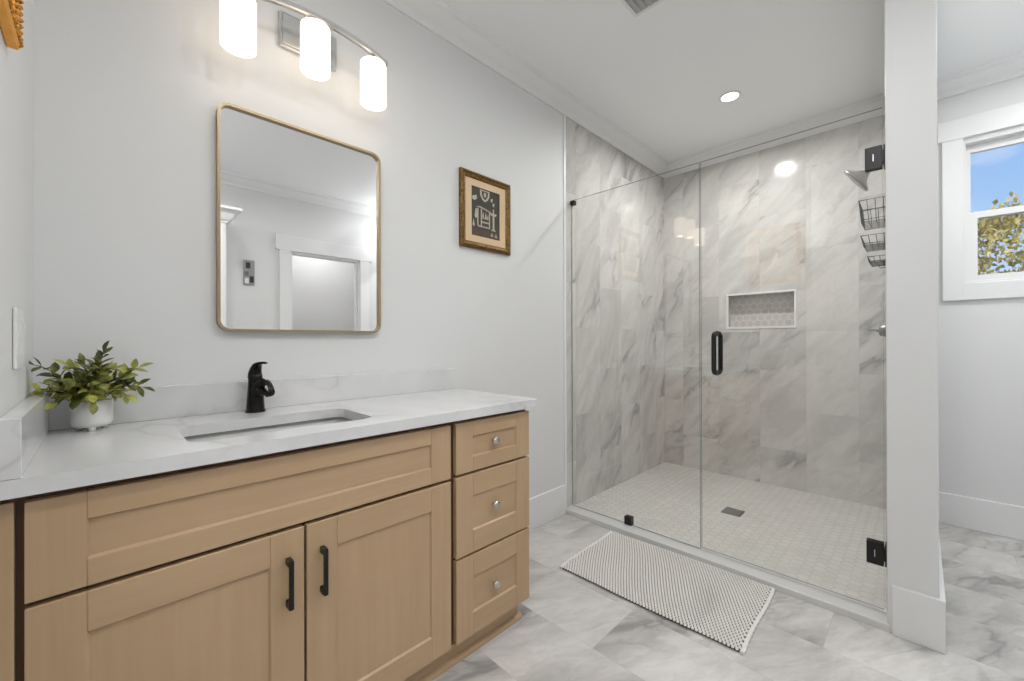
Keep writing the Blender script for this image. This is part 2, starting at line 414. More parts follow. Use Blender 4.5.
struct('trim_3', w, plain('niche_edge_white', (224, 223, 220), 0.3), 'white edge frame around the recessed shower niche', 'trim')
# partition
struct('wall_partition', MB().box(XC, XW+0.1, YC1, YC0, 0, H, 0.003), M['wall'], 'narrow white wall end between shower and window alcove', 'wall')
struct('wall_shower_door_side', MB().box(2.335, XB, YC0-0.002, YC0+0.004, 0, H), M['tile_part'], 'marble tiled shower wall that carries the shower head', 'wall')
# window wall
WY0, WY1, WZ0, WZ1 = -2.62, -1.838, 1.462, 2.312
w = MB()
w.box(XW, XW+0.15, WY1, YC1, 0, H); w.box(XW, XW+0.15, YO-0.1, WY0, 0, H)
w.box(XW, XW+0.15, WY0, WY1, 0, WZ0); w.box(XW, XW+0.15, WY0, WY1, WZ1, H)
struct('wall_window', w, M['wall'], 'white painted alcove wall that holds the window', 'wall')
# other walls
DX0, DX1, DZ = 1.514, 2.251, 2.06
w = MB(); w.box(-0.0, DX0, YO-0.12, YO, 0, H); w.box(DX1, XW+0.1, YO-0.12, YO, 0, H); w.box(DX0, DX1, YO-0.12, YO, DZ, H)
struct('wall_opposite', w, M['wall'], 'white wall with a doorway, seen in the mirror', 'wall')
struct('wall_left', MB().box(-0.12, 0, -0.95, 0, 0, H), M['wall'], 'white wall end with the light switch beside the vanity', 'wall')
w = MB(); w.box(-1.4, -0.12, -0.95, -0.83, 0, H)
struct('wall_return', w, M['wall'], 'white wall behind the switch wall', 'wall')
struct('wall_rear', MB().box(-1.5, -1.4, YO-0.12, -0.83, 0, H), M['wall'], 'plain white wall behind the camera position', 'wall')
struct('wall_corner', MB().box(-1.4, 0, YO-0.12, YO, 0, H), M['wall'], 'white wall beside the tall cabinet behind the camera', 'wall')
# hallway behind the doorway
w = MB(); w.box(1.0, 1.1, -4.6, YO-0.12, 0, H); w.box(1.0, 3.2, -4.7, -4.6, 0, H); w.box(3.1, 3.2, -4.6, YO-0.12, 0, H); w.box(1.1, 3.1, -4.6, -3.9, 0, H)
struct('wall_hallway', w, M['hall'], 'white hallway walls beyond the doorway', 'wall')
struct('floor_hallway', MB().box(1.0, 3.2, -4.7, YO-0.12, -0.1, 0.0), M['floor'], 'hallway floor beyond the doorway', 'floor')
struct('ceiling_hallway', MB().box(1.0, 3.2, -4.7, YO-0.12, H, H+0.1), M['ceil'], 'hallway ceiling beyond the doorway', 'ceiling')

# shower pan and curb
struct('floor_shower', MB().box(2.372, XB+0.05, YC0, 0.0, -0.02, 0.018), M['hexfloor'], 'white hexagon mosaic shower floor', 'floor')
struct('trim_4', MB().box(2.266, 2.374, YC0-0.008, 0.0, -0.02, 0.028, 0.003), plain('curb_stone', (214, 214, 212), 0.3), 'low white stone curb under the shower glass', 'curb')

# crown moulding
CP = [(0, 2.605), (0.010, 2.605), (0.012, 2.622), (0.022, 2.632), (0.034, 2.640), (0.056, 2.660), (0.070, 2.676), (0.084, 2.682), (0.088, 2.688), (0.088, H), (0, H)]
def crown(name, p0, p1, nrm, label, inset0=0.0, inset1=0.0):
    p0, p1, nrm = Vector(p0), Vector(p1), Vector(nrm); d = (p1-p0).normalized()
    b = bmesh.new(); A = []; B = []
    for a, z in CP:
        A.append(b.verts.new((*(p0 + nrm*a + d*a*inset0), z))); B.append(b.verts.new((*(p1 + nrm*a - d*a*inset1), z)))
    n = len(CP); b.faces.new(A); b.faces.new(list(reversed(B)))
    for k in range(n): b.faces.new((A[k], B[k], B[(k+1) % n], A[(k+1) % n]))
    struct(name, MB().join(b), M['trim'], label, 'crown moulding')
crown('trim_5', (0, 0), (XB, 0), (0, -1), 'white crown moulding above the vanity and shower side wall', 1, 1)
crown('trim_6', (XB, 0), (XB, YC0), (-1, 0), 'white crown moulding above the back wall of the shower', 1, 0)
crown('trim_7', (XW, YC1), (XW, YO), (-1, 0), 'white crown moulding above the alcove window', 0, 1)
crown('trim_8', (XW, YO), (-1.4, YO), (0, 1), 'white crown moulding above the doorway seen in the mirror', 1, 1)
# baseboards
def baseboard(name, x0, x1, y0, y1, label):
    struct(name, MB().box(x0, x1, y0, y1, 0, BH, 0.003), M['trim'], label, 'baseboard')
baseboard('baseboard_vanity', 1.345, 2.262, -0.016, 0, 'tall white baseboard between vanity and shower curb')
baseboard('baseboard_partition', XC-0.016, XC, YC1-0.016, YC0-0.014, 'tall white baseboard across the end of the partition wall')
baseboard('baseboard_alcove', XC-0.002, XW, YC1-0.016, YC1, 'white baseboard along the alcove side of the partition')
baseboard('baseboard_window', XW-0.016, XW, YO, YC1-0.016, 'tall white baseboard under the alcove window')
baseboard('baseboard_opposite', DX1+0.12, XW, YO, YO+0.016, 'white baseboard beside the doorway')

# window casing, sashes
def window():
    w = MB(); x0, x1 = XW-0.020, XW
    w.box(x0, x1, -1.751, WY1, 1.362, 2.33, 0.002); w.box(x0, x1, WY0, WY0-0.092, 1.362, 2.33, 0.002)
    w.box(x0, x1, WY0-0.001, WY1+0.001, 1.362, WZ0, 0.002)
    w.box(x0-0.004, x1, WY0-0.112, -1.733, 2.33, 2.45, 0.002)
    struct('trim_9', w, M['trim'], 'wide white casing around the alcove window', 'window casing')
    f = MB()
    def fr(y0, y1, z0, z1, ts, tb, tt, xa, xb):
        f.box(xa, xb, y0, y0+ts, z0, z1, 0.0015); f.box(xa, xb, y1-ts, y1, z0, z1, 0.0015)
        f.box(xa, xb, y0+ts, y1-ts, z0, z0+tb, 0.0015); f.box(xa, xb, y0+ts, y1-ts, z1-tt, z1, 0.0015)
    fr(WY0, WY1, WZ0, WZ1, 0.012, 0.014, 0.014, XW+0.002, XW+0.09)
    fr(WY0+0.012, WY1-0.012, 1.850, WZ1-0.014, 0.021, 0.042, 0.046, XW+0.056, XW+0.08)
    fr(WY0+0.012, WY1-0.012, WZ0+0.014, 1.882, 0.046, 0.034, 0.034, XW+0.022, XW+0.050)
    o = struct('window_1', f, M['plastic'], 'white double hung window in the alcove', 'window')
    for z0, z1, x, t in ((1.885, WZ1-0.055, XW+0.067, 0.030), (WZ0+0.042, 1.852, XW+0.035, 0.052)):
        MB().box(x, x+0.003, WY0+t, WY1-t, z0, z1).build('glass_pane', M['pane'], o)
window()
# doorway casing in the opposite wall
def doorway():
    w = MB(); y0, y1 = YO, YO+0.02
    w.box(DX0-0.11, DX0, y0, y1, 0, DZ+0.003, 0.002); w.box(DX1, DX1+0.11, y0, y1, 0, DZ+0.003, 0.002)
    w.box(DX0-0.145, DX1+0.145, y0, y1+0.004, DZ+0.003, 2.215, 0.002)
    w.box(DX0, DX0+0.015, YO-0.12, y0, 0, DZ); w.box(DX1-0.015, DX1, YO-0.12, y0, 0, DZ); w.box(DX0, DX1, YO-0.12, y0, DZ-0.015, DZ)
    w.box(DX0+0.015, DX0+0.027, YO-0.075, YO-0.035, 0, DZ-0.015); w.box(DX1-0.027, DX1-0.015, YO-0.075, YO-0.035, 0, DZ-0.015)
    struct('trim_10', w, M['trim'], 'white casing of the doorway seen in the mirror', 'door casing')
doorway()

# ------------------------------------------------------------------ vanity cabinet
F = -0.537
def shaker(mb, x0, x1, z0, z1, sw, rw, depth=0.02, rec=0.0065):
    """mat 0 = upright grain, 1 = across"""
    y0 = F; y1 = F+depth; b = 0.0014; g = 0.0032
    mb.mi = 0; mb.box(x0, x0+sw, y0, y1, z0, z1, b, 1); mb.box(x1-sw, x1, y0, y1, z0, z1, b, 1)
    mb.mi = 1; mb.box(x0+sw, x1-sw, y0, y1, z0, z0+rw, b, 1); mb.box(x0+sw, x1-sw, y0, y1, z1-rw, z1, b, 1)
    mb.mi = 0 if (z1-z0) > 0.35 else 1
    bm = bmesh.new()   # recessed panel with a small bevelled step
    xa, xb, za, zb = x0+sw, x1-sw, z0+rw, z1-rw
    o = [bm.verts.new((x, y0+0.0015, z)) for x, z in ((xa, za), (xb, za), (xb, zb), (xa, zb))]
    i = [bm.verts.new((x, y0+rec, z)) for x, z in ((xa+g, za+g), (xb-g, za+g), (xb-g, zb-g), (xa+g, zb-g))]
    k = [bm.verts.new((x, y1, z)) for x, z in ((xa, za), (xb, za), (xb, zb), (xa, zb))]
    for q in range(4):
        bm.faces.new((o[q], o[(q+1) % 4], i[(q+1) % 4], i[q])); bm.faces.new((o[q], k[q], k[(q+1) % 4], o[(q+1) % 4]))
    bm.faces.new(i); bm.faces.new(list(reversed(k)))
    mb.join(bm); mb.mi = 0
def vanity():
    v = thing('vanity_cabinet', 'light maple bathroom vanity with shaker doors and drawers under the white countertop', 'vanity', (0.667, -0.26, 0))
    W2 = [M['wood_v'], M['wood_h']]
    b = MB(); b.box(0.001, 0.019, F+0.040, -0.001, 0.085, 0.8575); b.box(1.319, 1.337, F+0.040, -0.001, 0.085, 0.8575); b.box(0.951, 0.969, F+0.040, -0.001, 0.085, 0.8575)
    b.box(0.019, 1.319, F+0.040, -0.001, 0.085, 0.103); b.box(0.019, 1.319, -0.013, -0.001, 0.103, 0.848)
    for x0, x1, z0, z1 in ((0.060, 0.930, 0.630, 0.8575), (0.990, 1.290, 0.630, 0.8575), (0.990, 1.290, 0.345, 0.405), (0.470, 0.518, 0.103, 0.630), (0.001, 0.060, 0.085, 0.8575), (0.930, 0.990, 0.085, 0.8575), (1.290, 1.337, 0.085, 0.8575)): b.box(x0, x1, F+0.021, F+0.040, z0, z1)
    b.build('body', M['carcass'], v)
    b = MB(); b.box(1.337, 1.341, F+0.022, -0.001, 0.085, 0.8575)
    b.build('side_panel', M['wood_v'], v)
    MB().box(0.001, 0.0175, F, F+0.021, 0.09, 0.846, 0.001, 1).build('filler_strip', M['wood_v'], v)
    b = MB(); b.mi = 1; b.box(0.001, 1.318, -0.492, -0.475, 0.0, 0.085, 0.001, 1); b.box(0.001, 1.318, -0.475, -0.02, 0.0, 0.085)
    b.build('toe_kick', [M['wood_v'], M['wood_h']], v)
    b = MB(); b.mi = 1
    b.prism([(0, 0), (-0.014, 0), (-0.014, 0.010), (-0.010, 0.017), (-0.004, 0.020), (0, 0.020)], lambda a, z, d: (d, -0.492+a, z), 0.001, 1.330)
    b.build('shoe_moulding', W2, v)
    m = MB(); shaker(m, 0.029, 0.953, 0.663, 0.842, 0.077, 0.052); m.build('false_drawer_front', W2, v)
    def door(x0, x1, hx):
        m = MB(); shaker(m, x0, x1, 0.092, 0.653, 0.077, 0.077); d = m.build('door', W2, v)
        h = MB(); zc = 0.528; L = 0.056
        h.box(hx-0.0055, hx+0.0055, F-0.030, F-0.021, zc-L-0.004, zc+L+0.004, 0.002, 2)
        for s in (-1, 1):
            h.prism([(F, zc+s*(L-0.012)), (F, zc+s*(L+0.003)), (F-0.021, zc+s*(L+0.004)), (F-0.030, zc+s*(L-0.006)), (F-0.021, zc+s*(L-0.012))], YZ, hx-0.0055, hx+0.0055)
        h.build('handle', M['black'], d, label='black bar handle')
    door(0.029, 0.491, 0.453); door(0.497, 0.953, 0.535)
    for z0, z1, rw, kz in ((0.667, 0.843, 0.052, 0.769), (0.382, 0.658, 0.077, 0.533), (0.093, 0.374, 0.078, 0.241)):
        m = MB(); shaker(m, 0.975, 1.341, z0, z1, 0.074, rw); d = m.build('drawer', W2, v)
        kb = MB(); kb.lathe([(0.0, 0.0), (0.007, 0.0), (0.0055, 0.004), (0.005, 0.012), (0.009, 0.015), (0.0145, 0.018), (0.0155, 0.022), (0.0145, 0.026), (0.010, 0.029), (0.0, 0.030)],
                            (1.149, F+0.010, kz-0.010), 20, m=Matrix.Rotation(PI/2, 4, 'X'))
        kb.build('knob', M['crystal'], d, label='round satin nickel knob')
vanity()

# ------------------------------------------------------------------ countertop
SX0, SX1, SY0, SY1 = 0.268, 0.722, -0.462, -0.200
def countertop():
    t = thing('countertop', 'white quartz vanity countertop with faint grey veins', 'countertop', (0.68, -0.28, 0.89))
    X0, X1, Y0, Y1, Z0, Z1 = 0.001, 1.372, -0.557, -0.001, 0.858, 0.890
    inner = rrect(SX0, SX1, SY0, SY1, 0.035, 8); n = len(inner)
    # outer loop with matching vertex count: project each inner vertex outwards onto the rectangle
    cx, cy = (SX0+SX1)/2, (SY0+SY1)/2
    b = bmesh.new()
    mid = [(SX0-0.03, SY0-0.03), (SX1+0.03, SY0-0.03), (SX1+0.03, SY1+0.03), (SX0-0.03, SY1+0.03)]
    def loop(z): return [b.verts.new((x, y, z)) for x, y in inner]
    def rect(z, pts): return [b.verts.new((x, y, z)) for x, y in pts]
    R = [(X0, Y0), (X1, Y0), (X1, Y1), (X0, Y1)]
    for z, flip in ((Z1, False), (Z0, True)):
        I = loop(z); O = rect(z, R)
        # corners: order of rrect: top-right, top-left, bottom-left, bottom-right (9 pts each)
        C = [O[2], O[3], O[0], O[1]]
        for q in range(4):
            seg = I[q*9:(q+1)*9]
            for k in range(8): b.faces.new((seg[k], C[q], seg[k+1]))
            nx = I[((q+1)*9) % 36]
            b.faces.new((seg[8], C[q], C[(q+1) % 4], nx))
        if z == Z1: It, Ot = I, O
        else: Ib, Ob = I, O
    for k in range(36): b.faces.new((It[k], It[(k+1) % 36], Ib[(k+1) % 36], Ib[k]))
    for k in range(4): b.faces.new((Ot[k], Ot[(k+1) % 4], Ob[(k+1) % 4], Ob[k]))
    bmesh.ops.recalc_face_normals(b, faces=b.faces[:])
    MB().join(b).build('slab', M['quartz'], t)
    tag(MB().box(0.001, 1.3635, -0.021, -0.001, 0.8902, 0.990, 0.0015).build('backsplash', M['quartz']), 'white quartz backsplash strip along the wall behind the faucet', 'backsplash')
    tag(MB().box(0.001, 0.028, -0.556, -0.0215, 0.8902, 0.994, 0.0015).build('side_splash', M['quartz']), 'short white quartz side splash below the light switch', 'side splash')
countertop()
def sink():
    s = thing('sink', 'white rectangular undermount sink set into the quartz countertop', 'sink', (0.495, -0.33, 0.75))
    b = MB(); levels = [(0.008, 0.8575, 0.04), (0.006, 0.80, 0.045), (-0.006, 0.745, 0.05), (-0.03, 0.728, 0.06), (-0.09, 0.722, 0.03)]
    bm = bmesh.new(); L = []
    for g, z, r in levels:
        L.append([bm.verts.new((x, y, z)) for x, y in rrect(SX0-g, SX1+g, SY0-g, SY1+g, r, 8)])
    for A, B in zip(L, L[1:]):
        for k in range(36):
            f = bm.faces.new((A[k], A[(k+1) % 36], B[(k+1) % 36], B[k])); f.smooth = True
    bm.faces.new(L[-1])
    # outside shell and rim
    O = [[bm.verts.new((x, y, z)) for x, y in rrect(SX0-g, SX1+g, SY0-g, SY1+g, 0.05, 8)] for g, z in ((0.022, 0.8575), (0.018, 0.72), (-0.02, 0.70))]
    for A, B in zip([L[0]] + O, O):
        for k in range(36): bm.faces.new((A[k], B[k], B[(k+1) % 36], A[(k+1) % 36]))
    bm.faces.new(O[-1])
    bmesh.ops.recalc_face_normals(bm, faces=bm.faces[:])
    b.join(bm); b.build('basin', M['porcelain'], s)
    g = MB(); ring(g, rrect(SX0+0.0003, SX1-0.0003, SY0+0.0003, SY1-0.0003, 0.035, 8), rrect(SX0+0.0012, SX1-0.0012, SY0+0.0012, SY1-0.0012, 0.034, 8), XY, 0.8577, 0.8600); g.build('gap_shade_strip', plain('gap_shade_grey', (112, 112, 110), 0.6), s)  # dark ring stands in for the shade in the gap under the counter edge
    d = MB(); d.lathe([(0, 0.0), (0.012, 0.001), (0.020, 0.0035), (0.024, 0.002), (0.024, 0.0)], (0.495, -0.33, 0.7222), 24); d.build('drain', M['bronze'], s)
sink()

def faucet():
    f = thing('faucet', 'black single handle bathroom faucet behind the sink', 'faucet', (0.490, -0.075, 0.890))
    cx, cy, z0 = 0.490, -0.075, 0.890
    b = MB(); b.lathe([(0, 0), (0.0295, 0), (0.0295, 0.004), (0.027, 0.010), (0.0258, 0.03), (0.0230, 0.07), (0.0212, 0.10), (0.0208, 0.118), (0.019, 0.128), (0.0, 0.131)], (cx, cy, z0), 28)
    b.build('body', M['bronze'], f)
    def spin(bm): bmesh.ops.rotate(bm, verts=bm.verts[:], cent=(cx, cy, 0), matrix=Matrix.Rotation(math.radians(17), 3, 'Z'))
    # spout: leans out of the body, ends in an open loop over a flat lip
    s = MB(); P3 = [(-0.002, 0.052), (-0.014, 0.078), (-0.026, 0.094), (-0.040, 0.100), (-0.049, 0.098)]
    s.tube([(cx, cy+a, z0+b) for a, b in P3], [0.020, 0.0195, 0.017, 0.014, 0.0105], 16, sx=1.05)
    s.tube([(cx, cy+a, z0+b) for a, b in ((-0.042, 0.104), (-0.060, 0.105), (-0.075, 0.097), (-0.085, 0.084), (-0.090, 0.071), (-0.088, 0.064))], [0.0060, 0.0050, 0.0045, 0.0045, 0.005, 0.005], 12, sx=2.2)
    s.tube([(cx, cy+a, z0+b) for a, b in ((-0.022, 0.080), (-0.038, 0.073), (-0.056, 0.066), (-0.074, 0.063), (-0.090, 0.064))], [0.013, 0.011, 0.009, 0.0075, 0.006], 12, sx=1.35)
    spin(s.bm); s.build('spout', M['bronze'], f)
    a = MB(); a.tube([(cx, cy-0.070, z0+0.060), (cx, cy-0.071, z0+0.054)], [0.0085, 0.008], 16); spin(a.bm); a.build('aerator', M['black'], f)
    # lever
    l = MB(); bm = bmesh.new(); R = []
    path = [(0.004, 0.112, 0.0215, 0.018), (0.003, 0.128, 0.0205, 0.0185), (-0.002, 0.144, 0.018, 0.015), (-0.010, 0.157, 0.0155, 0.009), (-0.022, 0.1635, 0.013, 0.0045), (-0.038, 0.1655, 0.0115, 0.0035), (-0.052, 0.1640, 0.0100, 0.003)]
    for i, (dy, dz, w_, t_) in enumerate(path):
        a0 = path[max(0, i-1)]; a1 = path[min(len(path)-1, i+1)]
        tv = Vector((0, a1[0]-a0[0], a1[1]-a0[1])).normalized(); nv = Vector((1, 0, 0)).cross(tv)
        c = Vector((cx, cy+dy, z0+dz))
        R.append([bm.verts.new(c + Vector((1, 0, 0))*w_*math.cos(2*PI*k/14) + nv*t_*math.sin(2*PI*k/14)) for k in range(14)])
    for A, B in zip(R, R[1:]):
        for k in range(14):
            q = bm.faces.new((A[k], A[(k+1) % 14], B[(k+1) % 14], B[k])); q.smooth = True
    bm.faces.new(R[0]); bm.faces.new(R[-1])
    l.join(bm); spin(l.bm); l.build('lever_handle', M['bronze'], f)
faucet()

# ------------------------------------------------------------------ potted plant
def plant():
    PX, PY, PZ = 0.108, -0.076, 0.890
    p = thing('potted_plant', 'small leafy green plant in a white footed ceramic pot on the countertop', 'plant', (PX, PY, PZ))
    b = MB(); b.lathe([(0, 0.009), (0.028, 0.009), (0.037, 0.012), (0.0405, 0.022), (0.0410, 0.078), (0.0400, 0.080), (0.0380, 0.078), (0.0375, 0.066), (0.0, 0.066)], (PX, PY, PZ), 36)
    pot = b.build('pot', M['pot'], p)
    for k in range(3):
        a = math.radians(-90 + 120*k)
        MB().lathe([(0, 0), (0.006, 0), (0.0085, 0.012), (0, 0.013)], (PX+0.027*math.cos(a), PY+0.027*math.sin(a), PZ), 12).build('foot', M['pot'], pot)
    s = MB(); s.lathe([(0.0373, 0.0), (0.03, 0.004), (0.0, 0.006)], (PX, PY, PZ+0.0665), 20); s.build('soil', M['soil'], p)
    rnd = random.Random(11)
    def leaf(bm, base, d, nrm, L, W):
        d = d.normalized(); x = d.cross(nrm).normalized(); n = x.cross(d)
        prof = [(0, 0.04), (0.18, 0.55), (0.42, 1.0), (0.66, 0.92), (0.86, 0.5), (1.0, 0.02)]; rows = []
        for u, w_ in prof:
            c = base + d*L*u - n*L*0.16*u*u
            rows.append([bm.verts.new(c + x*W*w_*s_*0.5 + n*(0.12*W*w_ if s_ else -0.02*W)) for s_ in (-1, 0, 1)])
        for A, B in zip(rows, rows[1:]):
            for j in range(2):
                f = bm.faces.new((A[j], A[j+1], B[j+1], B[j])); f.smooth = True
    # (end offset dx, dy, dz from the pot rim centre)
    ends = [(-0.105, -0.085, 0.125), (-0.105, -0.085, 0.045), (-0.070, -0.045, 0.075), (-0.065, -0.100, 0.020), (-0.045, -0.030, 0.115), (-0.018, -0.05, 0.125),
            (0.030, -0.022, 0.158), (0.010, 0.00, 0.120), (0.052, -0.03, 0.105), (0.085, -0.025, 0.068), (0.125, -0.028, 0.104), (0.135, -0.035, 0.040),
            (0.090, -0.055, 0.020), (0.000, -0.090, 0.030), (0.030, -0.080, 0.062), (-0.035, -0.085, 0.075), (-0.030, -0.065, 0.020), (0.058, -0.060, 0.030), (-0.085, -0.02, 0.050), (0.02, -0.05, 0.095),
            (0.005, -0.075, 0.004), (-0.05, -0.06, 0.04)]
    top = Vector((PX, PY, PZ+0.075))
    for e in ends:
        e = Vector((e[0]*(0.72 if e[0] > 0 else 0.90), e[1]*0.95, e[2]*0.84)); st = top + Vector((e.x*0.18, e.y*0.15, 0)); en = top + e
        mid = (st+en)/2 + Vector((0, 0, 0.028 + 0.02*rnd.random())); pts = []
        for k in range(9):
            u = k/8; pts.append((1-u)**2*st + 2*u*(1-u)*mid + u*u*en)
        m = MB(); m.tube(pts, [0.0017-0.0009*k/8 for k in range(9)], 6)
        sp = m.build('sprig', M['stem'], p)
        bm = bmesh.new()
        for k in range(2, 9):
            d = (pts[min(8, k+1)]-pts[max(0, k-1)]).normalized()
            if k == 8:
                leaf(bm, pts[8], d + Vector((rnd.uniform(-.2, .2), rnd.uniform(-.2, .2), 0.1)), Vector((rnd.uniform(-.4, .4), -0.5, 1)), rnd.uniform(0.028, 0.036), rnd.uniform(0.016, 0.020)); continue
            side = d.cross(Vector((rnd.uniform(-.5, .5), rnd.uniform(-.6, .2), 1))).normalized()
            if k % 2: side = d.cross(side).normalized()
            for sgn in (-1, 1):
                ld = d*0.75 + side*sgn*0.85 + Vector((0, 0, 0.12)); nr = Vector((rnd.uniform(-.5, .5), rnd.uniform(-.9, .1), 1))
                leaf(bm, pts[k], ld, nr, rnd.uniform(0.024, 0.036), rnd.uniform(0.0125, 0.0175))
        for v in bm.verts:      # keep clear of the wall, the upstands and the countertop
            v.co.y = min(v.co.y, -0.006 if v.co.z > 0.995 else -0.0235); v.co.x = max(v.co.x, 0.005 if v.co.z > 0.998 else 0.031)
        MB().join(bm).build('leaves', M['leaf'], sp)
plant()

# ------------------------------------------------------------------ mirror
def mirror():
    m = thing('wall_mirror', 'rounded rectangular mirror in a thin brass frame above the sink', 'mirror', (0.68, 0, 1.537))
    X0, X1, Z0, Z1 = 0.394, 0.966, 1.160, 1.918
    f = MB(); ring(f, rrect(X0, X1, Z0, Z1, 0.036, 10), rrect(X0+0.008, X1-0.008, Z0+0.008, Z1-0.008, 0.029, 10), XZ, -0.001, -0.028)
    f.build('frame', M['brass'], m)
    g = MB(); g.prism(rrect(X0+0.007, X1-0.007, Z0+0.007, Z1-0.007, 0.029, 10), XZ, -0.002, -0.016); g.build('mirror_glass', M['mirror'], m)
mirror()

# ------------------------------------------------------------------ vanity light
def vanity_light():
    L = thing('vanity_light', 'three shade brushed nickel wall light glowing above the mirror', 'wall light', (0.668, 0, 2.26))
    b = MB(); b.box(0.581, 0.786, -0.016, -0.001, 2.199, 2.328, 0.003); b.box(0.590, 0.777, -0.022, -0.016, 2.208, 2.319, 0.002); b.build('backplate', M['chrome'], L)
    Y = -0.122; xs = (0.434, 0.668, 0.887); xc = 0.700; hw = 0.262; ztop = 2.288
    def zb(x): return ztop - 0.040*((x-xc)/hw)**2 - 0.008*((x-xc)/hw)**4
    # curved flat bar
    n = 24; xs_ = [0.400+(0.944-0.400)*k/n for k in range(n+1)]
    top = [(x, zb(x)+0.007) for x in xs_]; bot = [(x, zb(x)-0.007) for x in reversed(xs_)]
    b = MB(); b.prism(top+bot, XZ, Y-0.011, Y+0.011, True); b.build('bar', M['chrome'], L)
    for s in (-1, 1):
        MB().tube([(0.684, -0.021, 2.262), (0.684+s*0.030, -0.055, 2.270), (0.684+s*0.045, Y+0.004, zb(0.684+s*0.045)-0.002)], [0.0065, 0.006, 0.006], 10).build('arm', M['chrome'], L)
    for x, zt_ in zip(xs, (2.222, 2.252, 2.226)):
        r = 0.049; h = 0.164
        m = MB(); m.lathe([(0.021, h), (r-0.006, h), (r-0.001, h-0.004), (r, h-0.010), (r, 0.0), (r-0.004, 0.0), (r-0.004, h-0.012), (0.021, h-0.006), (0.021, h)], (x, Y, zt_-h), 36)
        s = m.build('shade', M['opal'], L, label='lit white opal glass shade')
        c = MB(); c.lathe([(0, 0.0), (0.020, 0.0), (0.020, 0.012), (0.010, 0.018), (0.008, zb(x)-zt_+0.002), (0, zb(x)-zt_+0.002)], (x, Y, zt_-0.004), 18); c.build('socket', M['chrome'], s)
        q = MB(); q.lathe([(0, 0.0), (0.018, 0.003), (0.029, 0.016), (0.030, 0.030), (0.024, 0.050), (0.013, 0.072), (0.011, 0.110), (0, 0.112)], (x, Y, zt_-0.1665), 20)
        q.build('bulb', M['bulb'], s, label='glowing light bulb')
vanity_light()

